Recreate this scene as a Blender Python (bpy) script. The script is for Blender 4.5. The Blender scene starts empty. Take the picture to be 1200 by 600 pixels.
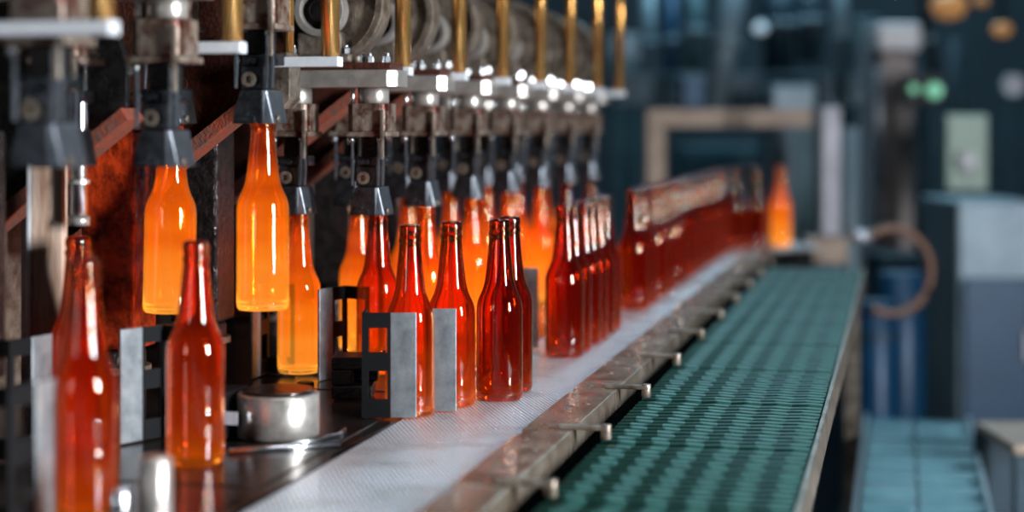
import bpy, bmesh, math, random
from mathutils import Vector, Matrix
random.seed(7)
SC = bpy.context.scene
COL = SC.collection
PI = math.pi
EYE = 1.248            # camera height
BELT = 0.900           # top of white belt and of the dead plates
PSI = math.atan(458/2000)
CS, SN = math.cos(PSI), math.sin(PSI)

# ------------------------------------------------------------------ materials
def new_mat(name):
    m = bpy.data.materials.new(name); m.use_nodes = True
    nt = m.node_tree; nt.nodes.clear()
    out = nt.nodes.new('ShaderNodeOutputMaterial')
    b = nt.nodes.new('ShaderNodeBsdfPrincipled')
    nt.links.new(b.outputs[0], out.inputs[0])
    return m, nt, b
def surf(name, c1, c2=None, metal=0.0, rough=0.5, scale=30, bump=0.0, bscale=None, rvar=0.0, stretch=(1,1,1), contrast=(.35,.65), emit=None, es=0):
    m, nt, b = new_mat(name)
    N, L = nt.nodes.new, nt.links.new
    b.inputs['Metallic'].default_value = metal
    b.inputs['Roughness'].default_value = rough
    tc = N('ShaderNodeTexCoord'); mp = N('ShaderNodeMapping'); mp.inputs['Scale'].default_value = stretch
    L(tc.outputs['Object'], mp.inputs[0])
    n = N('ShaderNodeTexNoise'); n.inputs['Scale'].default_value = scale; n.inputs['Detail'].default_value = 6
    n.inputs['Roughness'].default_value = .65
    L(mp.outputs[0], n.inputs['Vector'])
    r = N('ShaderNodeValToRGB'); r.color_ramp.elements[0].position = contrast[0]; r.color_ramp.elements[1].position = contrast[1]
    r.color_ramp.elements[0].color = (*c1, 1); r.color_ramp.elements[1].color = (*(c2 or c1), 1)
    L(n.outputs[0], r.inputs[0]); L(r.outputs[0], b.inputs['Base Color'])
    if rvar:
        ma = N('ShaderNodeMath'); ma.operation = 'MULTIPLY_ADD'; ma.inputs[1].default_value = rvar; ma.inputs[2].default_value = rough - rvar/2
        L(n.outputs[0], ma.inputs[0]); L(ma.outputs[0], b.inputs['Roughness'])
    if bump:
        n2 = N('ShaderNodeTexNoise'); n2.inputs['Scale'].default_value = bscale or scale*4; n2.inputs['Detail'].default_value = 4
        L(mp.outputs[0], n2.inputs['Vector'])
        bp = N('ShaderNodeBump'); bp.inputs['Strength'].default_value = bump; bp.inputs['Distance'].default_value = .004
        L(n2.outputs[0], bp.inputs['Height']); L(bp.outputs[0], b.inputs['Normal'])
    if emit:
        b.inputs['Emission Color'].default_value = (*emit, 1); b.inputs['Emission Strength'].default_value = es
    return m
def glass(name, tint, stops, strength, rough=0.0):
    """amber bottle glass; hot glass gives off its own light, hottest in the thick lower body"""
    m, nt, b = new_mat(name)
    N, L = nt.nodes.new, nt.links.new
    b.inputs['Base Color'].default_value = (*tint, 1)
    b.inputs['Transmission Weight'].default_value = 1
    b.inputs['Roughness'].default_value = rough
    b.inputs['IOR'].default_value = 1.5
    tc = N('ShaderNodeTexCoord'); sp = N('ShaderNodeSeparateXYZ'); L(tc.outputs['Object'], sp.inputs[0])
    oi = N('ShaderNodeObjectInfo')
    nz = N('ShaderNodeTexNoise'); nz.noise_dimensions = '4D'; nz.inputs['Scale'].default_value = 14; nz.inputs['Detail'].default_value = 1
    mp = N('ShaderNodeMapping'); mp.inputs['Scale'].default_value = (.5, .5, 2.2); L(tc.outputs['Object'], mp.inputs[0]); L(mp.outputs[0], nz.inputs['Vector'])
    mw = N('ShaderNodeMath'); mw.operation = 'MULTIPLY'; mw.inputs[1].default_value = 9; L(oi.outputs['Random'], mw.inputs[0]); L(mw.outputs[0], nz.inputs['W'])
    a = N('ShaderNodeMath'); a.operation = 'MULTIPLY_ADD'; a.inputs[1].default_value = 1/.23; L(sp.outputs['Z'], a.inputs[0])
    nm = N('ShaderNodeMath'); nm.operation = 'MULTIPLY_ADD'; nm.inputs[1].default_value = .5; nm.inputs[2].default_value = -.25
    L(nz.outputs[0], nm.inputs[0]); L(nm.outputs[0], a.inputs[2])
    r = N('ShaderNodeValToRGB'); cr = r.color_ramp
    while len(cr.elements) < len(stops): cr.elements.new(.5)
    for e, (p, c) in zip(cr.elements, stops): e.position = p; e.color = (*c, 1)
    L(a.outputs[0], r.inputs[0])
    L(r.outputs[0], b.inputs['Emission Color']); b.inputs['Emission Strength'].default_value = strength
    return m
M = {}
M['glass_hot'] = glass('glowing_hot_glass', (.95,.42,.08), [(0,(1,.46,.07)),(.15,(1,.40,.045)),(.32,(.95,.30,.018)),(.5,(.80,.19,.007)),(.72,(.48,.075,.004)),(.92,(.10,.006,.001))], .25)
M['glass_warm'] = glass('warm_amber_glass', (.70,.21,.022), [(0,(1,.25,.015)),(.1,(.9,.16,.008)),(.3,(.65,.065,.003)),(.5,(.50,.035,.002)),(.7,(.28,.016,.001)),(.92,(.02,.001,0))], .105)
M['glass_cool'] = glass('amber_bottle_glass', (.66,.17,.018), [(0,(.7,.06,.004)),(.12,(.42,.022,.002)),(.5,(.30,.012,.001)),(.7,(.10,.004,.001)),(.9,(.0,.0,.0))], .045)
M['steel'] = surf('worn_steel', (.42,.38,.34), (.62,.58,.54), .7, .32, 40, .15, rvar=.25)
M['alu'] = surf('brushed_aluminium', (.70,.72,.76), (.82,.83,.86), .25, .42, 60, .05)
M['redglow'] = surf('red_glow_mould_face', (.72,.065,.012), (.08,.010,.006), .3, .25, 28, .8, bscale=60, contrast=(.4,.62))  # red light of the hot glass put into the base colour
M['bright'] = surf('polished_steel', (.68,.70,.74), (.80,.82,.85), 1, .22, 60, .06, rvar=.15)
M['dull'] = surf('greasy_cast_steel', (.11,.08,.06), (.36,.30,.24), .7, .40, 35, .35, rvar=.3)
M['rusty'] = surf('rusty_steel', (.09,.025,.015), (.30,.24,.19), .6, .45, 45, .35, rvar=.3, contrast=(.38,.56))
M['iron'] = surf('black_oily_iron', (.005,.005,.006), (.022,.019,.018), .5, .34, 50, .4, rvar=.3)
M['jaw'] = surf('blue_black_tool_steel', (.025,.028,.033), (.075,.082,.095), .85, .34, 70, .25, rvar=.25)
M['jawlight'] = surf('ground_tool_steel', (.09,.10,.115), (.18,.195,.22), .8, .36, 60, .1)
M['redpaint'] = surf('flaking_red_paint', (.34,.06,.03), (.14,.085,.065), .2, .42, 60, .4)
M['brownplate'] = surf('reddish_brown_plate', (.12,.035,.022), (.05,.022,.016), .4, .38, 50, .5)
M['brass'] = surf('bronze_rod', (.50,.22,.05), (.90,.52,.18), .85, .2, 25, .1, stretch=(1,1,.15), rvar=.2)
M['mould'] = surf('wet_black_mould', (.020,.018,.018), (.06,.05,.05), .7, .22, 60, .9, bscale=160)
M['wood'] = surf('scuffed_pale_post', (.46,.27,.18), (.72,.54,.43), .1, .45, 25, .2, stretch=(4,4,.4))
M['deck'] = surf('oily_dead_plate', (.035,.028,.025), (.10,.085,.075), .85, .22, 14, .12, bscale=90, rvar=.22)
M['rail'] = surf('worn_bronze_rail', (.22,.155,.105), (.44,.37,.30), .6, .24, 22, .12, bscale=120, rvar=.2)
M['pushface'] = surf('scuffed_grey_pusher', (.20,.22,.235), (.34,.36,.375), .75, .45, 45, .1, rvar=.2)
M['beige'] = surf('beige_painted_steel', (.42,.31,.23), (.30,.21,.16), .1, .55, 12)
M['silver'] = surf('galvanised_post', (.55,.55,.60), (.68,.68,.74), .7, .4, 10)
M['postgrey'] = surf('dull_galvanised_post', (.22,.215,.24), (.36,.35,.39), .3, .5, 10)
M['bluedark'] = surf('dark_blue_paint', (.012,.03,.045), (.03,.065,.09), .3, .45, 5)
M['blue'] = surf('blue_paint', (.002,.035,.085), (.003,.055,.13), .1, .4, 6)
M['teal'] = surf('teal_grey_paint', (.03,.075,.09), (.07,.14,.165), .2, .5, 4)
M['greyblue'] = surf('grey_blue_sheet', (.16,.22,.26), (.26,.33,.37), .3, .45, 4)
M['brownpipe'] = surf('grey_brown_pipe', (.16,.13,.12), (.26,.22,.21), .3, .5, 6)
M['black'] = surf('matt_black', (.005,.005,.006), (.009,.009,.010), .1, .45, 10)
M['palegreen'] = surf('pale_green_panel', (.34,.46,.36), (.42,.55,.44), 0, .4, 4)
M['whitebox'] = surf('off_white_plastic', (.75,.72,.74), (.85,.82,.84), 0, .4, 6)
M['hose'] = surf('brown_rubber_hose', (.13,.055,.028), (.22,.105,.06), 0, .45, 10)
M['lampgreen'] = surf('green_signal_lamp', (0,.2,.08), None, 0, .3, 5, emit=(.0,.6,.22), es=.5)
M['lampwarm'] = surf('warm_lamp', (.8,.4,.15), None, 0, .3, 5, emit=(1,.42,.12), es=.2)
M['lampcool'] = surf('cool_lamp', (.8,.9,1), None, 0, .3, 5, emit=(.7,.88,1), es=.4)
M['mat'] = surf('dark_green_plastic', (.003,.030,.021), (.006,.055,.040), .0, .40, 30, .1)
M['mat'].node_tree.nodes['Principled BSDF'].inputs['Specular IOR Level'].default_value = .12
M['black'].node_tree.nodes['Principled BSDF'].inputs['Specular IOR Level'].default_value = .2
M['iron'].node_tree.nodes['Principled BSDF'].inputs['Specular IOR Level'].default_value = .3
M['matdark'] = surf('black_green_underside', (.004,.012,.012), (.008,.02,.02), 0, .5, 20)
M['platew'] = surf('teal_glass_plate', (.12,.28,.34), (.20,.40,.46), .1, .25, 5)
M['concrete'] = surf('stained_concrete_floor', (.03,.035,.04), (.06,.065,.07), 0, .5, 3)
M['plaster'] = surf('dark_hall_wall', (.02,.035,.045), (.035,.055,.07), 0, .7, 1.2)
def belt_mat():
    m, nt, b = new_mat('woven_steel_belt'); N, L = nt.nodes.new, nt.links.new
    b.inputs['Metallic'].default_value = .5; b.inputs['Roughness'].default_value = .24
    tc = N('ShaderNodeTexCoord'); sp = N('ShaderNodeSeparateXYZ'); L(tc.outputs['UV'], sp.inputs[0])
    def sine(sock, per):
        a = N('ShaderNodeMath'); a.operation = 'MULTIPLY'; a.inputs[1].default_value = 2*PI/per; L(sock, a.inputs[0])
        s = N('ShaderNodeMath'); s.operation = 'SINE'; L(a.outputs[0], s.inputs[0]); return s.outputs[0]
    s1, s2 = sine(sp.outputs['X'], .0056), sine(sp.outputs['Y'], .0115)
    mu = N('ShaderNodeMath'); mu.operation = 'MULTIPLY'; L(s1, mu.inputs[0]); L(s2, mu.inputs[1])
    h = N('ShaderNodeMath'); h.operation = 'MULTIPLY_ADD'; h.inputs[1].default_value = .5; h.inputs[2].default_value = .5; L(mu.outputs[0], h.inputs[0])
    bp = N('ShaderNodeBump'); bp.inputs['Strength'].default_value = .8; bp.inputs['Distance'].default_value = .0016
    L(h.outputs[0], bp.inputs['Height']); L(bp.outputs[0], b.inputs['Normal'])
    n = N('ShaderNodeTexNoise'); n.inputs['Scale'].default_value = 9; n.inputs['Detail'].default_value = 6; L(tc.outputs['Object'], n.inputs['Vector'])
    r = N('ShaderNodeValToRGB'); r.color_ramp.elements[0].position = .3; r.color_ramp.elements[1].position = .5
    r.color_ramp.elements[0].color = (.60,.57,.55,1); r.color_ramp.elements[1].color = (.86,.87,.90,1)
    L(n.outputs[0], r.inputs[0])
    mx = N('ShaderNodeMix'); mx.data_type = 'RGBA'; mx.blend_type = 'MULTIPLY'; mx.inputs[0].default_value = 1
    g = N('ShaderNodeValToRGB'); g.color_ramp.elements[0].position = .15; g.color_ramp.elements[1].position = .6
    g.color_ramp.elements[0].color = (.42,.42,.44,1); g.color_ramp.elements[1].color = (1,1,1,1)
    L(h.outputs[0], g.inputs[0]); L(r.outputs[0], mx.inputs[6]); L(g.outputs[0], mx.inputs[7]); L(mx.outputs[2], b.inputs['Base Color'])
    return m
M['belt'] = belt_mat()

# ------------------------------------------------------------------ mesh helpers
def nb(): return bmesh.new()
def box(bm, x0, x1, y0, y1, z0, z1):
    v = [bm.verts.new((x, y, z)) for x in (x0, x1) for y in (y0, y1) for z in (z0, z1)]
    for f in ((0,1,3,2),(4,6,7,5),(0,4,5,1),(2,3,7,6),(0,2,6,4),(1,5,7,3)): bm.faces.new([v[i] for i in f])
    return bm
def basis(d):
    d = d.normalized(); u = Vector((0,0,1)) if abs(d.z) < .9 else Vector((1,0,0))
    a = d.cross(u).normalized(); return a, d.cross(a).normalized()
def cyl(bm, p0, p1, r, seg=24, r1=None, bev=0.0):
    p0, p1 = Vector(p0), Vector(p1); d = p1-p0; a, b = basis(d); r1 = r if r1 is None else r1
    L = d.length; d.normalize()
    st = [(0, r), (L, r1)] if not bev else [(0, r-bev), (bev, r), (L-bev, r1), (L, r1-bev)]
    rings = [[bm.verts.new(p0 + d*t + (a*math.cos(2*PI*k/seg) + b*math.sin(2*PI*k/seg))*q) for k in range(seg)] for t, q in st]
    for i in range(len(rings)-1):
        for k in range(seg):
            f = bm.faces.new((rings[i][k], rings[i][(k+1)%seg], rings[i+1][(k+1)%seg], rings[i+1][k])); f.smooth = seg > 8
    bm.faces.new(rings[0]); bm.faces.new(rings[-1]); return bm
def ring(bm, c, axis, ri, ro, t, seg=40):
    c, d = Vector(c), Vector(axis).normalized(); a, b = basis(d)
    R = []
    for h, q in ((-t/2, ri), (-t/2, ro), (t/2, ro), (t/2, ri)):
        R.append([bm.verts.new(c + d*h + (a*math.cos(2*PI*k/seg) + b*math.sin(2*PI*k/seg))*q) for k in range(seg)])
    for i in range(4):
        for k in range(seg):
            f = bm.faces.new((R[i][k], R[i][(k+1)%seg], R[(i+1)%4][(k+1)%seg], R[(i+1)%4][k])); f.smooth = False
    return bm
def prism(bm, pts, y0, y1, axis='Y'):
    def P(p, t): return (p[0], t, p[1]) if axis == 'Y' else ((t, p[0], p[1]) if axis == 'X' else (p[0], p[1], t))
    A = [bm.verts.new(P(p, y0)) for p in pts]; B = [bm.verts.new(P(p, y1)) for p in pts]; n = len(pts)
    bm.faces.new(A); bm.faces.new(B[::-1])
    for i in range(n): bm.faces.new((A[i], B[i], B[(i+1)%n], A[(i+1)%n]))
    return bm
def tube(bm, pts, r, seg=12, closed=False):
    pts = [Vector(p) for p in pts]; n = len(pts); rings = []
    for i, p in enumerate(pts):
        d = (pts[(i+1) % n] - pts[i-1]) if closed else (pts[min(i+1, n-1)] - pts[max(i-1, 0)])
        a, b = basis(d)
        rings.append([bm.verts.new(p + (a*math.cos(2*PI*k/seg) + b*math.sin(2*PI*k/seg))*r) for k in range(seg)])
    for i in range(n if closed else n-1):
        for k in range(seg):
            f = bm.faces.new((rings[i][k], rings[i][(k+1)%seg], rings[(i+1)%n][(k+1)%seg], rings[(i+1)%n][k])); f.smooth = True
    if not closed: bm.faces.new(rings[0]); bm.faces.new(rings[-1])
    return bm
def lathe(bm, prof, seg=56):
    rings = []
    for r, z in prof:
        rings.append([bm.verts.new((0,0,z))] if r == 0 else [bm.verts.new((r*math.cos(2*PI*k/seg), r*math.sin(2*PI*k/seg), z)) for k in range(seg)])
    for A, B in zip(rings, rings[1:]):
        for k in range(seg):
            k2 = (k+1) % seg
            vs = [A[0], B[k2], B[k]] if len(A) == 1 else ([A[k], A[k2], B[0]] if len(B) == 1 else [A[k], A[k2], B[k2], B[k]])
            bm.faces.new(vs).smooth = True
    return bm
def hexbolt(bm, x, y, z, r=.007, h=.008):
    cyl(bm, (x,y,z), (x,y,z+h), r, 6); cyl(bm, (x,y,z+h), (x,y,z+h+.005), r*.55, 12)
def obj(name, bm, mat, parent=None, bev=0.0, fix=True):
    if fix: bmesh.ops.recalc_face_normals(bm, faces=bm.faces)
    me = bpy.data.meshes.new(name); bm.to_mesh(me); bm.free()
    o = bpy.data.objects.new(name, me); COL.objects.link(o)
    me.materials.append(M[mat]); 
    if parent: o.parent = parent
    if bev:
        b = o.modifiers.new('bevel', 'BEVEL'); b.width = bev; b.segments = 2; b.limit_method = 'ANGLE'; b.angle_limit = .7
    return o
def tag(o, label, cat, group=None, kind=None):
    o['label'] = label; o['category'] = cat
    if group: o['group'] = group
    if kind: o['kind'] = kind
    return o
def thing(name, label, cat, loc=(0,0,0), rz=0, group=None):
    o = bpy.data.objects.new(name, None); COL.objects.link(o); o.location = loc; o.rotation_euler = (0,0,rz)
    o.empty_display_size = .05
    return tag(o, label, cat, group)
def struct(name, bm, mat):
    o = obj(name, bm, mat); o['kind'] = 'structure'; return o
def dup(root, loc, label, rz=None):
    r = root.copy(); COL.objects.link(r); r.location = loc; r['label'] = label
    if rz is not None: r.rotation_euler = (0,0,rz)
    for ch in list(root.children):
        c = ch.copy(); COL.objects.link(c); c.parent = r
        for g in list(ch.children):
            d = g.copy(); COL.objects.link(d); d.parent = c
    return r
def spot(px, py, D):
    """surveyed position: photo pixel + distance along the view axis -> world point"""
    r = (px-600)/2000*D
    return Vector((r*CS - D*SN, r*SN + D*CS, EYE - (py-149)/2000*D))
ROT = PSI     # yaw of things that face the camera squarely

# ------------------------------------------------------------------ the hall
struct('floor', box(nb(), -4, 3, -3, 12.5, -.1, 0), 'concrete')
struct('ceiling', box(nb(), -4, 3, -3, 12.5, 4.6, 4.7), 'plaster')
struct('wall_left', box(nb(), -4.1, -4, -3, 12.5, 0, 4.6), 'plaster')
struct('wall_back', box(nb(), -4, 3, 12.5, 12.6, 0, 4.6), 'plaster')
bm = nb(); box(bm, -4, -2.6, -3.1, -3, 0, 4.6); box(bm, -1.7, 3, -3.1, -3, 0, 4.6); box(bm, -2.6, -1.7, -3.1, -3, 0, 1.0); box(bm, -2.6, -1.7, -3.1, -3, 2.8, 4.6)
struct('wall_front', bm, 'plaster')
bm = nb()
for z in (1.0, 2.76): box(bm, -2.6, -1.7, -3.06, -2.98, z, z+.04)
for x in (-2.6, -1.74): box(bm, x, x+.04, -3.06, -2.98, 1.04, 2.76)
struct('fill_window', bm, 'silver')  # frame added around the fill light, unseen behind the camera
# right wall with a tall bay window and a low gap added for bottle highlights
WY0, WY1 = .36, .90
bm = nb()
box(bm, 2.9, 3, -3, WY0, 0, 4.6); box(bm, 2.9, 3, WY1, 12.5, 0, 4.6)
box(bm, 2.9, 3, WY0, WY1, .42, .94); box(bm, 2.9, 3, WY0, WY1, 2.44, 4.6)
struct('wall_right', bm, 'plaster')
bm = nb()
for z in (.94, 2.40): box(bm, 2.88, 2.94, WY0, WY1, z, z+.04)
for y in (WY0, WY1-.04): box(bm, 2.88, 2.94, y, y+.04, .98, 2.40)
struct('window_1', bm, 'silver')
def area(name, loc, rot, sx, sy, power, color):
    l = bpy.data.lights.new(name, 'AREA'); l.shape = 'RECTANGLE'; l.size = sx; l.size_y = sy; l.energy = power; l.color = color
    o = bpy.data.objects.new(name, l); COL.objects.link(o); o.location = loc; o.rotation_euler = rot; return o
# daylight through the bay window, added low and back lights, and hall lamps overhead
area('window_daylight', (2.97, (WY0+WY1)/2, 1.70), (0, PI/2, 0), 1.44, WY1-WY0, 430, (.90,.95,1))
area('low_highlight_light', (2.97, (WY0+WY1)/2, .2), (0, PI/2, 0), .36, WY1-WY0, 60, (.90,.95,1))  # added light, meant for highlights low on the bottle bodies
area('back_fill_light', (-2.15, -3.08, 1.9), (PI/2, 0, 0), 0.9, 1.8, 24, (.92,.95,1))  # added fill for the metal faces, unseen behind the camera
area('hall_lamp_light', (-.1, 1.9, 4.1), (0, 0, 0), 1.2, 3.0, 58, (.86,.93,1))
area('far_hall_lamp_light', (-.3, 8.6, 4.3), (0, 0, 0), 2.4, 3.0, 170, (.45,.80,1))

# ------------------------------------------------------------------ bottle
OUTER = [(0,.0035),(.018,.0022),(.0235,.0002),(.0272,.0008),(.0293,.0035),(.0300,.009),(.0299,.040),(.0298,.070),(.0299,.108),(.0298,.115),(.0293,.1205),(.0281,.126),(.0262,.131),(.0241,.1355),(.0221,.140),(.0204,.1455),(.0193,.150),(.0180,.158),(.0163,.174),(.0147,.190),(.0135,.203),(.0132,.2080),(.0140,.2098),(.0143,.2122),(.0138,.2148),(.0128,.2160),(.0127,.2178),(.0136,.2192),(.0139,.2225),(.0136,.2265),(.0126,.2290),(.0116,.2300)]
INNER = [(.0103,.2294),(.0097,.226),(.0096,.206),(.0112,.193),(.0130,.175),(.0148,.158),(.0161,.150),(.0174,.1455),(.0190,.140),(.0210,.1353),(.0231,.1308),(.0250,.1258),(.0262,.120),(.0267,.114),(.0269,.104),(.0268,.070),(.0268,.030),(.0264,.013),(.0245,.0075),(.018,.0062),(0,.0085)]
def bottle_mesh():
    bm = lathe(nb(), OUTER + INNER); bmesh.ops.recalc_face_normals(bm, faces=bm.faces)
    me = bpy.data.meshes.new('glass_bottle'); bm.to_mesh(me); bm.free(); return me
BASE = bottle_mesh()
MESHES = {}
for k in ('glass_hot', 'glass_warm', 'glass_cool'):
    MESHES[k] = BASE.copy(); MESHES[k].materials.append(M[k])
def bottle(x, y, z, kind, label, group, tilt=(0,0)):
    o = bpy.data.objects.new('glass_bottle', MESHES[kind]); COL.objects.link(o)
    o.location = (x, y+(.014 if not tilt[1] else 0), z); o.rotation_euler = (tilt[0], tilt[1], random.uniform(0, 6))
    return tag(o, label, 'bottle', group)
GH, GD, GP, GB = 'bottles held in the air by the takeout tongs', 'bottles standing on the dead plates', 'bottles being pushed onto the belt', 'bottles riding on the white belt'
SEC = [1.38, 1.645, 1.862, 2.245, 2.51, 2.79, 3.07, 3.35, 3.63, 3.91]
XO, XI = -.713, -.824
H2x, H1x = -.717, -.834
bottle(H2x, 1.848, BELT+.138, 'glass_hot', 'sharp glowing orange bottle hanging under the raised tong, right of the hanging pair', GH, (0, .03))
bottle(H1x, 1.850, BELT+.132, 'glass_hot', 'glowing orange bottle hanging in front of the red-lit mould, left of the hanging pair', GH, (0, .02))
bottle(-.712, 1.384, BELT, 'glass_warm', 'most blurred red bottle at the lower left, cut by the bottom of the photo', GD)
bottle(-.871, 1.683, BELT, 'glass_warm', 'red bottle half hidden behind the most blurred one, beside the pale post', GD)
bottle(-.715, 1.638, BELT, 'glass_warm', 'blurred red-orange bottle standing alone in front of the steel drum, below the hanging bottles', GD)
bottle(-.821, 2.240, BELT+.006, 'glass_hot', 'orange bottle under a lowered tong, right behind the sharp hanging bottle', GD)
bottle(-.713, 2.262, BELT+.006, 'glass_warm', 'orange-red bottle under a lowered tong, left of the windowed pusher pair', GD)
bottle(-.822, 2.511, BELT+.004, 'glass_hot', 'glowing bottle just left behind the bottle at the windowed pusher', GD)
far_out = ['second', 'third', 'fourth', 'fifth', 'sixth', 'seventh']
for i in range(4, 10):
    bottle(XO+.002*(i%2), SEC[i], BELT+.002, 'glass_hot' if i < 8 else 'glass_warm', f'glowing bottle in the front lane of the dead plates, {far_out[i-4]} under the lowered tongs', GD)
for i in range(5, 10):
    bottle(XI, SEC[i], BELT+.002, 'glass_hot', f'glowing bottle in the rear lane of the dead plates, {["third","fourth","fifth","sixth","seventh"][i-5]} under the lowered tongs', GD)
bottle(-.581, 1.971, BELT, 'glass_warm', 'amber bottle right behind the windowed pusher bracket at the edge of the belt', GP)
bottle(-.551, 2.052, BELT, 'glass_warm', 'amber bottle beside the plain grey pusher plate, just onto the belt', GP)
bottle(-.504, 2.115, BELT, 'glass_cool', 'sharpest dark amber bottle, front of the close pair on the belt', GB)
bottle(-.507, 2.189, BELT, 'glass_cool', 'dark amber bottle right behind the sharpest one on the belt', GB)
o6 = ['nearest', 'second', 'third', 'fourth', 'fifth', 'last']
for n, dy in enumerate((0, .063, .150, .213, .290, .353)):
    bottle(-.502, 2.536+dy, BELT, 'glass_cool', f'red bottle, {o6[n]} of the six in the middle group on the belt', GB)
PATH_Y, RC = 4.75, .45
def path(s):        # s = distance along the belt centre line
    if s <= PATH_Y: return -.502, s, 0
    a = (s-PATH_Y)/RC
    if a <= PI/2: return -.502+RC-RC*math.cos(a), PATH_Y+RC*math.sin(a), -a
    return -.502+RC+(s-PATH_Y-RC*PI/2), PATH_Y+RC, -PI/2
ords = 'nearest second third fourth fifth sixth seventh eighth ninth tenth eleventh twelfth thirteenth fourteenth fifteenth sixteenth seventeenth eighteenth nineteenth twentieth'.split() + ['twenty-'+w for w in 'first second third fourth fifth sixth seventh eighth ninth'.split()]
far_row = [3.237, 3.345, 3.505, 3.64, 3.80, 3.945, 4.07, 4.19, 4.33, 4.46, 4.58, 4.70, 4.82, 4.93, 5.03]
for k, s in enumerate(far_row):
    x, y, _ = path(s)
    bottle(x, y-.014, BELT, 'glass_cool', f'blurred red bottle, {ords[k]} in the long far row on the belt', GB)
x, y, _ = path(PATH_Y + RC*.84)
bottle(x, y, BELT, 'glass_hot', 'bright orange glowing bottle at the far end of the belt where it bends', GB)

# ------------------------------------------------------------------ white belt conveyor
conv = thing('belt_conveyor', 'conveyor with a white woven steel belt carrying the bottles past the machine', 'conveyor', (-.502, 1.0, 0))
def strip(bm, s0, s1, h, z0, z1, n, uv=False):
    lay = bm.loops.layers.uv.new('UVMap') if uv else None
    rows = []
    for i in range(n+1):
        t = s0 + (s1-s0)*i/n; x, y, a = path(t); nx, ny = math.cos(a), math.sin(a)
        rows.append((t, [bm.verts.new((x+nx*w+.502, y+ny*w-1.0, z)) for w, z in ((-h,z0),(-h,z1),(h,z1),(h,z0))]))
    for (ta, A), (tb, B) in zip(rows, rows[1:]):
        for k in range(4):
            k2 = (k+1) % 4; f = bm.faces.new((A[k], A[k2], B[k2], B[k]))
            if uv:
                for l, (w, t) in zip(f.loops, (((-h,ta),(h,ta),(h,tb),(-h,tb)) if k == 1 else ((0,ta),(0,ta),(0,tb),(0,tb)))): l[lay].uv = (w, t)
    bm.faces.new(rows[0][1]); bm.faces.new(rows[-1][1]); return bm
obj('belt', strip(nb(), .6, 5.22, .079, BELT-.012, BELT, 160, True), 'belt', conv)
obj('conveyor_bed', strip(nb(), .6, 5.2, .074, BELT-.12, BELT-.013, 60), 'iron', conv)
for sx in (-1, 1):
    bm = nb(); box(bm, sx*.05-.02, sx*.05+.02, .6, .66, 0, BELT-.121); obj('leg', bm, 'iron', conv)
    bm = nb(); box(bm, sx*.05-.02, sx*.05+.02, 3.2, 3.26, 0, BELT-.121); obj('leg', bm, 'iron', conv)

# ------------------------------------------------------------------ stepped rail beside the belt
rail = thing('guide_rail', 'worn bronze-coloured stepped rail between the white belt and the green mats', 'rail', (-.39, 1.0, 0))
PITCH = .309; R0 = .96
for i in range(14):
    y0 = R0 + i*PITCH - 1.0
    bm = nb()
    xr = .026
    prism(bm, [(-.031, y0), (xr, y0), (xr, y0+PITCH-.002), (-.026, y0+PITCH-.002), (-.026, y0+PITCH*.93), (-.031, y0+PITCH*.86)], BELT-.022, BELT+.006, 'Z')
    pl = obj('rail_plate', bm, 'rail', rail, .0015)
    for x, dy in ((-.012,.03),(.004,.04),(-.006,.15),(.01,.19),(-.014,.25)): obj('screw', cyl(nb(), (x, y0+dy, BELT+.006), (x, y0+dy, BELT+.0068), .0035, 14), 'dull', pl)
    if i < 12:
        bm = nb(); yy = y0+.012
        box(bm, .010, .067, yy-.006, yy+.006, BELT+.0062, BELT+.0115); cyl(bm, (.064, yy, BELT-.004), (.064, yy, BELT+.013), .0062, 16)
        obj('catch_pin', bm, 'dull', pl, .001)
bm = nb(); box(bm, -.03, .02, R0-1, R0-1+14*PITCH, BELT-.16, BELT-.023); obj('rail_support', bm, 'iron', rail)
for yy in (.1, 2.2, 4.1):
    bm = nb(); box(bm, -.025, .015, yy, yy+.05, 0, BELT-.161); obj('leg', bm, 'iron', rail)

# ------------------------------------------------------------------ green mat conveyor
MATZ = EYE-.352
matc = thing('slat_conveyor', 'wide conveyor of dark green ribbed plastic mats beside the stepped rail', 'conveyor', (-.217, 1.0, 0))
def mat_mesh():
    bm = nb(); W0, W1, Ln, rows, nx = -.117, .117, PITCH-.010, 13, 72
    rp = Ln/rows; prof = [(0,-.006),(.12,-.001),(.45,.0),(.78,-.0015),(.92,-.006)]
    for r in range(rows):
        R = []
        for i in range(nx+1):
            x = W0+(W1-W0)*i/nx
            u = (x/.039 + .13*(r%2)) % 1
            tri = (u/.55 if u < .55 else (1-u)/.45)
            zz = tri*.0022; sh = -tri*.0075
            R.append([bm.verts.new((x, r*rp+p*rp+sh, zz+q*(1 if q > -.005 else 1)-.004)) for p, q in prof])
        for A, B in zip(R, R[1:]):
            for k in range(len(prof)-1): bm.faces.new((A[k], B[k], B[k+1], A[k+1])).smooth = False
    box(bm, W0, W1, 0, Ln, -.022, -.0095)
    me = bpy.data.meshes.new('belt_panel'); bm.to_mesh(me); bm.free(); me.materials.append(M['mat']); return me
MM = mat_mesh()
for i in range(11):
    o = bpy.data.objects.new('belt_panel', MM); COL.objects.link(o); o.parent = matc; o.location = (0, R0+.022+i*PITCH-1.0, MATZ)
bm = nb(); box(bm, .118, .124, 0, 3.40, MATZ-.05, MATZ-.006); obj('side_frame', bm, 'dull', matc, .001)
bm = nb(); box(bm, -.128, -.119, 0, 3.40, MATZ-.10, MATZ-.03); obj('side_frame', bm, 'iron', matc, .001)
bm = nb(); box(bm, -.117, .112, 0, 3.40, MATZ-.09, MATZ-.03); obj('bed', bm, 'matdark', matc)
for yy in (.3, 3.2):
    for x in (-.1, .08):
        bm = nb(); box(bm, x, x+.035, yy, yy+.04, 0, MATZ-.09); obj('leg', bm, 'dull', matc)

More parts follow.
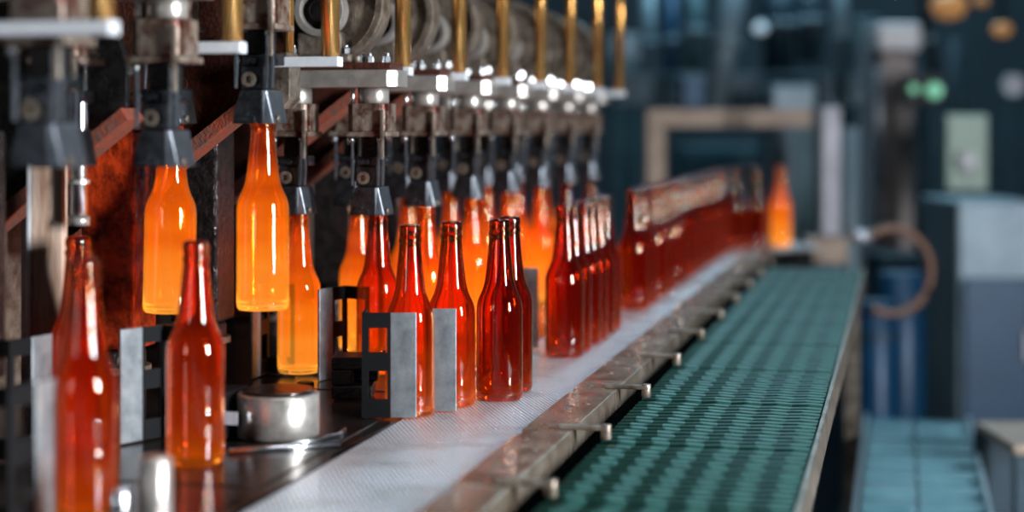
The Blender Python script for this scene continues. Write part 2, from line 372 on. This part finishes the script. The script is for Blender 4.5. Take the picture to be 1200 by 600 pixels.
# ------------------------------------------------------------------ lower conveyor on the right
low = thing('plate_conveyor', 'low blurred conveyor with two lanes of teal plates at the lower right', 'conveyor', (.036, 1.4, 0))
LZ = EYE-.75
bm = nb(); box(bm, -.115, .13, 0, 3.1, LZ-.10, LZ-.012); obj('bed', bm, 'bluedark', low)
for lane, (x0, x1) in enumerate(((-.118,-.012),(-.006,.122))):
    for k in range(20):
        bm = nb(); y0 = k*.155
        box(bm, x0, x1, y0, y0+.148, LZ-.012, LZ); box(bm, x0, x1, y0, y0+.012, LZ, LZ+.010); obj('belt_plate', bm, 'platew', low, .003)
for x in (-.128, .128):
    bm = nb(); box(bm, x-.006, x+.006, 0, 3.1, LZ-.05, LZ+.012); obj('side_frame', bm, 'greyblue', low, .002)
for yy in (.3, 2.9):
    for x in (-.1, .08):
        bm = nb(); box(bm, x, x+.03, yy, yy+.04, 0, LZ-.1); obj('leg', bm, 'bluedark', low)

# ------------------------------------------------------------------ machine body
tab = thing('dead_plate_table', 'long dark oily steel table with dead plates along the white belt', 'machine table', (-.85, 1.0, 0))
bm = nb()
edges = [(-.298, -.25), (.262, -.25)]
for i in range(12):
    y = -.1+i*.30; edges += [(.262, y), (.268, y+.19), (.256, y+.235)]
edges += [(.262, 3.6), (-.298, 3.6)]
prism(bm, edges, BELT-.03, BELT, 'Z'); obj('table_top', bm, 'deck', tab, .001)
for i in range(9):
    bm = nb(); y = SEC[i]-1.0+.02
    box(bm, .06, .245, y-.115, y+.115, BELT, BELT+.0012); obj('wear_plate', bm, 'deck', tab)
bm = nb(); box(bm, -.297, .24, -.2, 3.55, .0, BELT-.031); obj('cabinet', bm, 'iron', tab)
fr = thing('forming_machine', 'tall dark rusty wall of the bottle forming machine behind the tongs', 'machine frame', (-1.2, 1.0, 0))
bm = nb(); box(bm, -.12, 0, -.4, 3.2, 0, 2.3); obj('back_panel', bm, 'iron', fr)
for i, y in enumerate(SEC):
    bm = nb(); yy = y-1.0+.19
    box(bm, .001, .05, yy-.03, yy+.03, BELT, 2.2); obj('upright', bm, 'brownplate' if i % 2 else 'dull', fr, .003)
rc = thing('rod_carrier', 'heavy steel carrier above the machine that holds the bronze rods', 'rod carrier', (-1.148, 1.0, 0))
bm = nb(); box(bm, .001, .57, -.4, 3.1, 1.72, 1.84); obj('carrier_plate', bm, 'dull', rc, .004)

# ------------------------------------------------------------------ takeout arms
def make_arm(label):
    t = thing('takeout_arm', label, 'takeout arm', group='takeout arms over the dead plates')
    bm = nb(); prism(bm, [(-.15,-.034),(.088,-.034),(.100,-.024),(.100,.024),(.088,.034),(-.15,.034)], .054, .078, 'Z')
    obj('carriage_plate', bm, 'steel', t, .002)
    bm = nb(); box(bm, -.10, .092, -.030, .030, .0782, .088); obj('cover_plate', bm, 'brownplate', t, .001)
    for x, y in ((.084,-.02),(.074,.012),(.060,-.024),(.048,-.02)): bm = nb(); hexbolt(bm, x, y, .0882, .006, .008); obj('bolt', bm, 'bright', t)
    for x in (-.050, .026): bm = nb(); hexbolt(bm, x, -.022, .1002, .006, .008); obj('bolt', bm, 'bright', t)
    # pillow-block bearing and wheel on the plate
    bm = nb(); box(bm, -.058, .034, -.030, -.002, .0884, .100); box(bm, -.044, .020, -.026, -.004, .098, .130); obj('bearing_block', bm, 'dull', t, .003)
    bm = nb(); ring(bm, (-.012,-.016,.160), (0,1,0), .026, .036, .026); obj('bearing_ring', bm, 'steel', t, .0015)
    bm = nb(); cyl(bm, (-.012,-.024,.160), (-.012,.05,.160), .0155, 24, bev=.002); cyl(bm, (-.012,-.010,.160), (-.012,.0,.160), .0258, 24); obj('shaft', bm, 'iron', t)
    bm = nb(); cyl(bm, (-.012,.010,.172), (-.012,.034,.172), .072, 56); obj('wheel_disc', bm, 'dull', t, .002)
    bm = nb(); ring(bm, (-.012,.020,.172), (0,1,0), .0725, .084, .04, 64); obj('wheel_rim', bm, 'dull', t, .002)
    for hx in (-.056, .056):
        bm = nb(); cyl(bm, (hx+.002,0,.0325), (hx+.002,0,.0538), .0215, 32, bev=.001); obj('spindle', bm, 'steel', t)
        bm = nb(); cyl(bm, (hx-.024,-.012,.030), (hx-.024,-.012,.0538), .0035, 12); obj('guide_rod', bm, 'bright', t)
        bm = nb(); box(bm, hx-.029, hx+.029, -.027, .027, -.006, .0322); bmesh.ops.bevel(bm, geom=[e for e in bm.edges if abs(e.verts[0].co.z-e.verts[1].co.z) > .01], offset=.009, segments=3, affect='EDGES')
        box(bm, hx-.031, hx+.030, -.029, .029, -.013, -.0062)
        blk = obj('tong_block', bm, 'rusty', t, .0012)
        bm = nb(); box(bm, hx+.0215, hx+.0265, -.0335, -.029, -.044, .024); obj('side_strap', bm, 'dull', blk, .001)
        bm = nb(); box(bm, hx-.010, hx+.013, -.020, .016, -.040, -.0132); obj('plunger', bm, 'iron', blk, .0015)
        for q, zz in ((-.024,-.024), (.018,-.020)): obj('bolt', cyl(nb(), (hx+q,-.02,-.0132), (hx+q,-.02,zz), .0055, 12), 'bright', blk)
        # linkage
        bm = nb(); box(bm, hx-.024, hx+.024, -.014, .014, -.0535, -.0402)
        for q in (-.022,-.010,-.002,.024): cyl(bm, (hx+q,-.021,-.0475), (hx+q,-.013,-.0475), .0045, 10)
        hd = obj('tong_head', bm, 'jaw', t, .001)
        bm = nb(); box(bm, hx-.018, hx+.010, -.016, .016, -.081, -.0538); obj('jaw_carrier', bm, 'jaw', hd, .001)
        bm = nb(); ring(bm, (hx-.006,-.0195,-.0695), (0,1,0), .0042, .0085, .007, 24); cyl(bm, (hx-.006,-.016,-.0695), (hx-.006,-.0165,-.0695), .004, 16); obj('pivot_bolt', bm, 'dull', hd)
        for lx, rz_ in ((hx-.021, .05), (hx+.0165, -.07), (hx+.0225, .0)):
            bm = nb(); w = .0013
            prism(bm, [(lx-w,-.080),(lx+w,-.080),(lx+w+.0012,-.055),(lx+w,-.018),(lx-w,-.018),(lx-w-.0005,-.055)], -.0255, -.0205); obj('link_bar', bm, 'jawlight', hd, .0006)
        # hollow jaw: four sloping walls around the bottle finish
        jb = nb(); T, B, zt, zb = (-.017, .013), (-.0255, .0255), -.082, -.120
        def quadbox(bm, P):  # P: 4 bottom + 4 top corners
            v = [bm.verts.new(p) for p in P]
            for f in ((0,1,2,3),(4,7,6,5),(0,4,5,1),(1,5,6,2),(2,6,7,3),(3,7,4,0)): bm.faces.new([v[i] for i in f])
        zm = -.108
        fa = [(hx-.0240,zb),(hx+.0115,zb),(hx+.0115,zt),(hx-.015,zt),(hx-.0225,zm)]
        prism(jb, fa, -.027, -.0175); prism(jb, fa, .0175, .027)
        quadbox(jb, [(hx-.0240,-.0174,zb),(hx-.0175,-.0174,zb),(hx-.0175,.0174,zb),(hx-.0240,.0174,zb),(hx-.0165,-.0174,zt),(hx-.0085,-.0174,zt),(hx-.0085,.0174,zt),(hx-.0165,.0174,zt)])
        box(jb, hx-.017, hx+.012, -.0175, .0175, zt-.003, zt+.0008)
        obj('jaw', jb, 'jaw', hd, .0012)
        jb = nb(); quadbox(jb, [(hx+.0118,-.027,zb),(hx+.0245,-.0225,zb),(hx+.0245,.0225,zb),(hx+.0118,.027,zb),(hx+.0118,-.027,zt),(hx+.0165,-.024,zt),(hx+.0165,.024,zt),(hx+.0118,.027,zt)])
        bmesh.ops.delete(jb, geom=[], context='VERTS'); obj('jaw_cheek', jb, 'jawlight', hd, .0012)
        bm = nb(); box(bm, hx-.018, hx+.004, -.0305, -.0272, -.1185, -.112); obj('latch', bm, 'jaw', hd, .0006)
        obj('latch_button', box(nb(), hx-.014, hx-.004, -.0315, -.0272, -.1115, -.1075), 'jaw', hd, .0006); obj('cheek_knob', cyl(nb(), (hx+.0240,-.012,-.1145), (hx+.0275,-.012,-.1145), .004, 10), 'dull', hd)
    return t
XM = (XO+XI)/2 - .001
arm = make_arm('raised dark takeout arm holding the two glowing bottles in the air')
arm.location = ((H1x+H2x)/2, 1.848, EYE+.124)
dup(arm, (XM-.032, 1.645, EYE+.079), 'raised blurred takeout arm with empty tongs, left of the one holding the bottles')
dup(arm, (XM-.022, 1.38, EYE+.085), 'most blurred takeout arm at the upper left corner, tongs empty')
nth = ['nearest', 'second', 'third', 'fourth', 'fifth', 'sixth', 'last']
for i in range(3, 10):
    dup(arm, (XM+.002*(i == 3), SEC[i], EYE), f'lowered takeout arm with rusty blocks, {nth[i-3]} of the lowered ones in the row')

# bronze rods, each with its foot bar
def make_rod(label):
    t = thing('lift_rod', label, 'rod', group='bronze rods in front of the takeout arms')
    bm = nb(); cyl(bm, (0,0,.0), (0,0,.377), .0112, 28); obj('rod', bm, 'brass', t)
    bm = nb(); box(bm, -.108, .013, -.010, .010, -.0125, -.0002); obj('foot_bar', bm, 'alu', t, .0012)
    return t
rodnames = ['most blurred bronze rod at the upper left with a bright foot bar', 'blurred bronze rod left of the raised tong with the sharp bottle', 'sharp bronze rod with bright foot bar in front of the nearest bearing wheel'] + [f'bronze rod hanging further down the row, {w} behind the sharp one' for w in ('first','second','third','fourth','fifth','sixth','last')]
for i, px in enumerate((118, 272, 387, 472, 538, 589, 633, 668, 700, 726)):
    y = SEC[i] + (.050 if i else -.048) + (.03 if i == 2 else 0)
    q = (px-600)/2000; x = y*(q*CS-SN)/(CS+q*SN)      # on the line of sight of that rod, at its section
    p = (x, y, EYE+.0845+(.006 if i < 2 else 0))
    if i == 0: rod0 = make_rod(rodnames[0]); rod0.location = p
    else: dup(rod0, p, rodnames[i])

t = thing('slide_casting', 'grey speckled casting on a bronze stem right beside the sharp tong', 'casting', spot(333, 128, 2000/945), 0)
k = 1/945
bm = nb(); prism(bm, [(-.015,.0),(.006,.0),(.0145,.012),(.0145,.052),(.010,.070),(-.015,.070)], -.02, .02); obj('casting_body', bm, 'dull', t, .0012)
bm = nb(); cyl(bm, (.006,0,.0705), (.006,0,1.719-t.location.z), .0065, 20); obj('stem', bm, 'brass', t)
# cantilever brackets, moulds
def make_bracket(label, web='iron'):
    t = thing('cantilever_bracket', label, 'bracket', group='red-edged brackets behind the tongs')
    bm = nb(); prism(bm, [(-.30,.20),(-.30,-.205),(-.26,-.205),(.012,.0),(.012,.05),(-.04,.20)], -.006, .006); obj('web', bm, web, t, .001)
    bm = nb(); prism(bm, [(-.26,-.2055),(-.252,-.221),(.022,-.013),(.0125,.0)], -.022, .022); obj('flange', bm, 'redpaint', t, .001)
    for x, z in ((-.10,.0),(-.05,.05),(-.16,-.02)): obj('rivet', cyl(nb(), (x,-.0061,z), (x,-.010,z), .009, 16), 'brownplate', t)
    return t
br = make_bracket('dark bracket with a red lower edge between the two blurred tongs at the left')
br.location = (-.868, 1.79, EYE+.022)
bl = ['bracket with red edge behind the sharp hanging bottle tong', 'bracket with rusty edge left of the nearest lowered tong pair', 'bracket with rusty edge behind the second lowered takeout arm']
bb = None
for i, (x, y, z) in enumerate(((-.795,2.03,EYE+.055),(-.79,2.38,EYE+.056),(-.79,2.65,EYE+.056))):
    if bb: dup(bb, (x, y, z), bl[i])
    else: bb = make_bracket(bl[i], 'brownplate'); bb.location = (x, y, z)
dup(br, (-.89, 1.50, EYE+.04), 'blurred bracket with red edge at the left border of the photo')
def make_mould(label, mat='mould'):
    t = thing('blow_mould', label, 'mould', group='blow moulds behind the dead plates')
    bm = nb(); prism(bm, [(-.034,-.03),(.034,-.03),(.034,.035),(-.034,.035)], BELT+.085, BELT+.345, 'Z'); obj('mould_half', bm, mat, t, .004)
    bm = nb(); cyl(bm, (0,0,BELT+.0), (0,0,BELT+.084), .033, 40, bev=.004); obj('mould_bottom', bm, 'mould', t)
    bm = nb(); ring(bm, (0,0,BELT+.06), (0,0,1), .0335, .039, .008, 40); obj('clamp_ring', bm, 'dull', t)
    return t
make_mould('mould with a red glow painted on its face behind the left hanging bottle', 'redglow').location = (-.915, 1.885, 0)
mo = make_mould('black glittering mould at the left border of the photo')
mo.location = (-.955, 1.60, 0)
mm = ['black wet mould left behind the sharp hanging bottle', 'black mould left behind the nearest lowered tongs', 'black mould behind the second lowered takeout arm', 'black mould behind the third lowered takeout arm']
for i, (x, y) in enumerate(((-.93,2.17),(-.93,2.46),(-.93,2.74),(-.93,3.02))): dup(mo, (x, y, 0), mm[i])
# pale post and bolt at the left
p = thing('machine_post', 'scuffed pale post at the left behind the blurred red bottles', 'post', (-.925, 1.735, 0), ROT)
bm = nb(); box(bm, -.017, .017, -.012, .012, BELT, EYE+.02); obj('post_body', bm, 'wood', p, .001)
bm = nb(); box(bm, -.0215, -.0175, -.014, .012, BELT, EYE+.02); obj('edge_strip', bm, 'alu', p, .0006)
p = thing('steel_plunger', 'bright steel plunger hanging between the pale post and the red-lit mould', 'plunger', (-.884, 1.725, 0))
bm = nb(); cyl(bm, (0,0,EYE-.098), (0,0,EYE+.10), .0095, 24, bev=.001); obj('shank', bm, 'bright', p)
bm = nb(); cyl(bm, (0,0,EYE-.108), (0,0,EYE-.0982), .0115, 24); obj('collar', bm, 'steel', p)
obj('collar', ring(nb(), (0,0,EYE-.06), (0,0,1), .0096, .0118, .004, 24), 'steel', p)

# ------------------------------------------------------------------ pushers
def make_pusher(label, plain=False):
    """origin at the foot of the bend; +X: worn face, -X: windowed plate"""
    t = thing('pusher_bracket', label, 'pusher', group='bottle pusher brackets on the dead plates')
    H, z0 = .127, .002
    bm = nb(); box(bm, .0, .031, -.002, .002, z0, H); obj('pusher_face', bm, 'pushface', t, .0008)
    if plain:
        bm = nb(); box(bm, -.0042, -.0002, .0022, .030, z0, H); obj('side_plate', bm, 'black', t, .0006); return t
    bm = nb(); x0, x1 = -.034, -.0003
    for za, zb in ((z0,.024),(.058,.079),(.109,H)): box(bm, x0, x1, -.0022, .0022, za, zb)
    box(bm, x0, x0+.008, -.0021, .0021, z0, H); box(bm, x1-.003, x1, -.0021, .0021, z0, H)
    o = obj('windowed_plate', bm, 'black', t)
    bm = nb(); box(bm, x0-.0002, x0+.004, .0024, .040, z0, .024); box(bm, x0-.0002, x0+.004, .0024, .040, .109, H); box(bm, x0-.0002, x0+.004, .034, .040, .0242, .1088); obj('side_plate', bm, 'black', t, .0006)
    return t
pu = make_pusher('sharp windowed pusher bracket with grey face in front of the amber bottle')
pq = spot(457.5, 149+.348*984, 2000/984); pu.location = (pq.x, pq.y, BELT); pu.rotation_euler = (0,0,PSI)
pp = make_pusher('pusher with plain grey plate beside the second pushed bottle', True)
q = spot(505, 149+.348*964, 2000/962); pp.location = (q.x, q.y, BELT); pp.rotation_euler = (0,0,PSI)
for (px, s_, rz, lab) in (
                          (40, 1352, PSI+1.1, 'most blurred pusher with a pale vertical face at the lower left'),
                          (36, 1112, PSI+1.1, 'dark blurred pusher left of the half-hidden red bottle'),
                          (166, 1060, PSI-2.2, 'blurred dark pusher left of the lone red-orange bottle'),
                          (304, 842, PSI-1.78, 'pusher with a thin grey edge under the sharp hanging bottle'),
                          (389, 850, PSI-2.1, 'pusher with lit windows left of the bottle under the nearest lowered tong'),
                          (608, 745, PSI-.2, 'small pusher behind the close pair of dark bottles')):
    q = spot(px, 149+.348*s_, 2000/s_); dup(pu, (q.x, q.y, BELT), lab, rz)
# pusher drives: steel drum, black arm box, puck, strips
q = spot(309, 520, 2000/1066)
t = thing('pusher_drum', 'round steel pusher drum on the dark plate right of the lone bottle', 'drum', (q.x, q.y+.045, BELT))
bm = nb(); cyl(bm, (0,0,.001), (0,0,.050), .046, 56, bev=.002); obj('drum_body', bm, 'steel', t)
bm = nb(); cyl(bm, (0,0,.0501), (0,0,.054), .040, 48, bev=.001); obj('drum_cap', bm, 'deck', t)
bm = nb(); box(bm, -.105, -.0465, -.045, .03, .001, .052); obj('drum_housing', bm, 'black', t, .003)
bm = nb(); box(bm, -.047, -.03, -.0495, -.0455, .02, .034); obj('name_tab', bm, 'silver', t)
q = spot(406, 470, 2000/925)
t = thing('pusher_arm_box', 'black slotted arm box on the plate behind the windowed pusher', 'arm box', (q.x, q.y+.03, BELT), PSI)
bm = nb(); box(bm, -.026, .026, -.028, .028, .003, .020); box(bm, -.026, -.0, -.028, .028, .020, .040); box(bm, -.026, .060, -.028, .028, .040, .056); box(bm, -.0002, .03, .01, .028, .020, .040); obj('arm_body', bm, 'iron', t, .002)
bm = nb(); cyl(bm, (.045,0,.0562), (.045,0,.062), .008, 6); obj('bolt', bm, 'dull', t)
q = spot(358, 460, 2000/885)
o = obj('rubber_puck', cyl(nb(), (0,0,0), (0,0,.011), .0115, 28, bev=.0015), 'black'); o.location = (q.x, q.y, BELT); tag(o, 'small black round puck on the dark plate below the standing orange bottle', 'puck')
for (pts, lab, w) in ((((268,530),(330,526),(398,521)), 'thin bright strip lying straight on the dark plate in front of the drum', .0035), (((330,522),(372,516),(398,508),(404,503)), 'thin bent steel strip on the dark plate right of the drum', .0026)):
    P = []
    for px, py in pts:
        s_ = (py-149)/.345; v = spot(px, py, 2000/s_); P.append((v.x, v.y, BELT+w+.0003))
    o = obj('metal_strip', tube(nb(), P, w, 10), 'bright'); tag(o, lab, 'metal strip')
q = spot(182, 640, 2000/1400)
t = thing('stud_bolt', 'upright blurred steel stud at the bottom left between the red bottles', 'stud', (q.x, q.y, BELT))
bm = nb(); cyl(bm, (0,0,.001), (0,0,.072), .0135, 28, bev=.003); obj('stud_body', bm, 'steel', t)
bm = nb(); cyl(bm, (0,0,.0), (0,0,.012), .019, 6); obj('nut', bm, 'dull', t)
q = spot(140, 612, 2000/1330)
t = thing('lock_nut', 'pale blurred nut beside the most blurred red bottle at the bottom', 'nut', (q.x, q.y, BELT))
bm = nb(); cyl(bm, (0,0,0), (0,0,.030), .011, 20, bev=.003); obj('nut_cap', bm, 'bright', t)
bm = nb(); cyl(bm, (0,0,0), (0,0,.008), .015, 6); obj('nut_base', bm, 'dull', t)

# ------------------------------------------------------------------ far end and background hall
def block(name, label, cat, px0, px1, py0, py1, D, depth, mat, extra=None, bev=.006):
    """a solid standing at distance D, its front between two photo columns"""
    a, b = spot(px0, py0, D), spot(px1, py1, D)
    w = (px1-px0)/2000*D; h = (py1-py0)/2000*D
    c = (a+b)/2
    o = obj(name, box(nb(), -w/2, w/2, 0, depth, 0, h), mat, None, bev)
    o.location = (c.x, c.y, b.z); o.rotation_euler = (0,0,PSI); tag(o, label, cat); return o, w, h
g = thing('gantry_frame', 'beige steel gantry frame over the far end of the belt', 'gantry', spot(768, 149, 5.9)*1.0, PSI); g.location.z = 0
k = 5.9/2000
bm = nb(); box(bm, -11*k, 182*k, -.03, .03, EYE+0*k, EYE+21*k); obj('crossbar', bm, 'beige', g, .004)
bm = nb(); box(bm, -11*k, 11*k, -.03, .03, 0, EYE-.001); obj('post', bm, 'beige', g, .004)
bm = nb(); box(bm, 160*k, 182*k, .31, .37, 0, EYE+20*k); box(bm, 160*k, 182*k, .03, .31, EYE+2*k, EYE+18*k); obj('post', bm, 'bluedark', g, .004)
t = thing('steel_post', 'pale steel post on a beige block at the end of the green mats', 'post', spot(972, 149, 5.3), PSI); t.location.z = 0
k = 5.3/2000
bm = nb(); box(bm, -12*k, 12*k, -.03, .03, EYE-128*k, EYE+24*k); obj('post_tube', bm, 'postgrey', t, .006)
bm = nb(); box(bm, -30*k, 16*k, -.07, .05, EYE-158*k, EYE-128*k-.001); obj('post_foot', bm, 'beige', t, .006)
bm = nb(); box(bm, -26*k, 12*k, -.05, .05, 0, EYE-158*k-.001); obj('pedestal', bm, 'bluedark', t)
t = thing('steel_post', 'narrow grey post right behind the pale steel post', 'post', spot(997, 149, 5.7), PSI); t.location.z = 0
bm = nb(); cyl(bm, (0,0,.01), (0,0,EYE+.0), .028, 20); obj('post_tube', bm, 'greyblue', t)
bm = nb(); cyl(bm, (0,0,0), (0,0,.01), .07, 20); obj('post_foot', bm, 'bluedark', t)
# hose loop
t = thing('hose_loop', 'brown hose bent in a loop right of the green mats', 'hose', spot(1045, 318, 4.7), PSI)
k = 4.7/2000; P = []
for i in range(29):
    a = math.radians(125 - 245*i/28); P.append((math.cos(a)*46*k, 0, math.sin(a)*50*k))
bm = tube(nb(), P, 5*k, 14); obj('hose_body', bm, 'hose', t)
bm = nb(); cyl(bm, Vector(P[0])+Vector((.004,0,.0)), Vector(P[0])+Vector((-.05,0,0.0)), .018, 16); obj('coupling', bm, 'silver', t)
t.location.z += 0
# hall equipment
def cabinet(label, px0, px1, py0, D, depth, mat, dmat='bluedark', dtop=.93):
    w = (px1-px0)/2000*D; p = spot((px0+px1)/2, py0, D)
    t = thing('machine_cabinet', label, 'cabinet', (p.x, p.y, 0), PSI); h = p.z
    obj('cabinet_body', box(nb(), -w/2, w/2, 0, depth, 0, h), mat, t, .01)
    d = obj('cabinet_door', box(nb(), -w*.44, w*.44, -.02, -.001, h*.12, h*dtop), dmat, t, .006)
    obj('handle', box(nb(), w*.30, w*.34, -.045, -.021, h*.5, h*.6), 'silver', d, .003)
    return t
cabinet('tall dark blue cabinet in the blurred background right of the gantry', 1000, 1032, 20, 8.4, .5, 'teal', 'bluedark')
cabinet('wide dark cabinet below the gantry crossbar', 800, 945, 172, 8.6, .5, 'teal', 'bluedark')
cabinet('low grey blue cabinet at the right border behind the shelf', 1122, 1215, 236, 5.4, .5, 'greyblue', 'blue', .76)
cabinet('dark cabinet behind the hose loop', 1034, 1112, 300, 6.0, .3, 'bluedark', 'black')
cabinet('teal cabinet with a dark door left of the gantry', 715, 752, 40, 9.0, .4, 'greyblue', 'teal')
cabinet('pale blue cabinet standing right behind the gantry crossbar', 905, 956, 100, 7.0, .4, 'greyblue', 'teal')
# pipes and columns
def pipe(label, px0, py0, px1, py1, D, r, mat, D1=None):
    a, b = spot(px0, py0, D), spot(px1, py1, D1 or D)
    t = thing('steel_pipe', label, 'pipe', b); a = a-b; d = a.normalized()
    obj('pipe_body', cyl(nb(), (0,0,0), a, r, 20), mat, t)
    obj('pipe_flange', cyl(nb(), a*.5, a*.5+d*.03, r*1.45, 20), 'greyblue', t)
    return t
pipe('thin grey green pipe running up left above the gantry', 760, -20, 757, 128, 8.2, .035, 'greyblue')
pipe('slanting blue grey pipe above the middle of the gantry', 862, -20, 838, 128, 7.2, .05, 'greyblue')
pipe('thin upright grey pipe left of the slanting one', 815, -20, 812, 100, 8.6, .05, 'teal')
pipe('blue upright pipe near the top right of the gantry', 948, -20, 948, 75, 8.4, .06, 'bluedark')
pipe('thin dark cable pipe slanting near the top right', 1078, -20, 1100, 120, 6.8, .018, 'black')
pipe('dark upright pipe left of the pale green panel', 1122, 45, 1122, 330, 6.4, .03, 'bluedark')
pipe('pale blue pipe running up beside the green tinted cabinet', 786, -20, 786, 120, 8.8, .035, 'blue')
pipe('upright grey pipe far behind the top of the pale steel post', 985, -20, 985, 118, 7.2, .03, 'greyblue')
pipe('thick dark pipe above the right end of the gantry crossbar', 912, -20, 912, 84, 8.2, .075, 'bluedark')
t = thing('pressure_gauge', 'round pale gauge on a thin stem at the right border of the photo', 'gauge', spot(1186, 100, 6.2), PSI); k = 6.2/2000
obj('dial', cyl(nb(), (0,-.02,0), (0,.02,0), 13*k, 28), 'greyblue', t); obj('dial_face', cyl(nb(), (0,-.022,0), (0,-.0201,0), 11*k, 28), 'postgrey', t)
obj('stem', cyl(nb(), (0,0,-13*k), (0,0,.001-t.location.z), .014, 12), 'bluedark', t)
bm = nb(); t = thing('overhead_duct', 'dark blue duct running across above the gantry', 'duct', spot(715, 106, 7.8), PSI); k = 7.8/2000
obj('duct_body', box(nb(), 0, 305*k, 0, .25, -20*k, 20*k), 'bluedark', t, .01)
for q in (60, 180, 270): obj('duct_band', box(nb(), q*k, (q+8)*k, -.012, -.001, -22*k, 22*k), 'teal', t)
t = thing('grey_column', 'brown grey machine column with a pale head right of the gantry', 'column', spot(1052, 149, 6.6), PSI); k = 6.6/2000; t.location.z = 0
obj('column_body', box(nb(), -20*k, 20*k, 0, .14, 0, EYE+88*k), 'brownpipe', t, .01)
obj('column_head', box(nb(), -26*k, 26*k, -.04, .18, EYE+88*k+.001, EYE+122*k), 'whitebox', t, .02)
obj('column_pipe', cyl(nb(), (-24*k,-.03,EYE-60*k), (-24*k,-.03,EYE+70*k), .012, 12), 'silver', t)
# signals
t = thing('signal_box', 'small dark signal box with two green lamps beside the grey column', 'signal', spot(1084, 105, 6.3), PSI); k = 6.3/2000
obj('box_body', box(nb(), -26*k, 22*k, .012, .08, -18*k, 18*k), 'black', t, .004)
obj('lamp', cyl(nb(), (11*k,.011,-1*k), (11*k,-.01,-1*k), 9*k, 24), 'lampgreen', t)
obj('lamp', cyl(nb(), (-13*k,.011,1*k), (-13*k,-.01,1*k), 5*k, 24), 'lampgreen', t)
obj('bracket_tube', cyl(nb(), (0,.045,-18*k-.001), (0,.045,-105-EYE*0+105-.9), .02, 12), 'bluedark', t)
t = thing('control_panel', 'pale green control panel with a white box at the right', 'control panel', spot(1134, 178, 6.0), PSI); k = 6.0/2000
obj('panel_body', box(nb(), -24*k, 24*k, 0, .05, -46*k, 44*k), 'palegreen', t, .006)
obj('switch_box', box(nb(), -14*k, 8*k, -.05, -.001, -24*k, 2*k), 'whitebox', t, .02)
obj('panel_stand', cyl(nb(), (0,.03,-46*k-.001), (0,.03,-EYE+29*k), .025, 12), 'bluedark', t)
for (px, py, D, r, mat, lab) in ((1112, 6, 7.0, 22, 'lampwarm', 'warm orange lamp at the top edge near the right corner'), (1174, 34, 7.0, 12, 'lampwarm', 'warm orange lamp below the top right corner'), (1150, 0, 7.2, 9, 'lampwarm', 'small warm lamp between the other two warm lamps')):
    k = D/2000; t = thing('hall_lamp', lab, 'lamp', spot(px, py, D), PSI)
    obj('lamp_glass', lathe(nb(), [(0,-r*k*.8),(r*k*.7,-r*k*.6),(r*k,-.0),(r*k*.7,r*k*.5),(0,r*k*.6)], 24), mat, t)
    obj('lamp_cord', cyl(nb(), (0,0,r*k*.6+.001), (0,0,4.6-t.location.z), .01, 8), 'black', t)
t = thing('hall_lamp', 'tiny pale lamp above the gantry crossbar near the top edge', 'lamp', spot(891, 32, 7.8), PSI)
obj('lamp_glass', lathe(nb(), [(0,-.03),(.03,-.02),(.035,0),(.0,.03)], 20), 'lampcool', t); obj('lamp_cord', cyl(nb(), (0,0,.031), (0,0,4.6-t.location.z), .008, 8), 'black', t)
block('blue_crate', 'bright blue crate standing on the gantry left of its middle', 'crate', 800, 826, 90, 127, 5.95, .12, 'blue')
t = thing('blue_drum', 'blue drum behind the hose loop at the right of the green mats', 'drum', spot(1056, 318, 5.3), 0); zt = t.location.z; t.location.z = 0
obj('drum_body', cyl(nb(), (0,0,0), (0,0,zt), .075, 32, bev=.01), 'blue', t); obj('drum_rim', ring(nb(), (0,0,zt-.1), (0,0,1), .076, .082, .02), 'bluedark', t)
t = thing('blue_drum', 'second blue drum nearer to the mats below the hose loop', 'drum', spot(1026, 352, 5.0), 0); zt = t.location.z; t.location.z = 0
obj('drum_body', cyl(nb(), (0,0,0), (0,0,zt), .06, 32, bev=.01), 'blue', t); obj('drum_rim', ring(nb(), (0,0,zt-.1), (0,0,1), .061, .066, .02), 'bluedark', t)
t = thing('side_shelf', 'tan topped shelf at the right border beside the teal plates', 'shelf', spot(1196, 520, 3.6), PSI); zt = t.location.z; t.location.z = 0
obj('shelf_top', box(nb(), -.02, .14, -.02, .28, zt-.02, zt), 'beige', t, .004)
for x in (-.01, .11): obj('leg', box(nb(), x, x+.025, 0, .025, 0, zt-.021), 'bluedark', t)
obj('shelf_back', box(nb(), -.02, .14, .281, .30, .1, zt-.021), 'bluedark', t, .004)

# ------------------------------------------------------------------ world, camera
w = bpy.data.worlds.new('hall_air'); SC.world = w; w.use_nodes = True
w.node_tree.nodes['Background'].inputs[0].default_value = (.35,.6,.8,1); w.node_tree.nodes['Background'].inputs[1].default_value = .05
cam = bpy.data.cameras.new('camera'); co = bpy.data.objects.new('camera', cam); COL.objects.link(co)
co.location = (0,0,EYE); co.rotation_euler = (PI/2, 0, PSI)
cam.sensor_width = 36; cam.lens = 60; cam.shift_y = -151/1200; cam.clip_start = .05
cam.dof.use_dof = True; cam.dof.focus_distance = 2.15; cam.dof.aperture_fstop = 1.9
SC.camera = co
SC.view_settings.view_transform = 'Standard'; SC.view_settings.look = 'None'
SC.view_settings.exposure = 0; SC.view_settings.gamma = 1; SC.view_settings.use_curve_mapping = False
cy = SC.cycles
cy.use_denoising = True; cy.max_bounces = 20; cy.transmission_bounces = 18; cy.glossy_bounces = 6; cy.diffuse_bounces = 3
cy.caustics_reflective = False; cy.caustics_refractive = False; cy.sample_clamp_indirect = 0
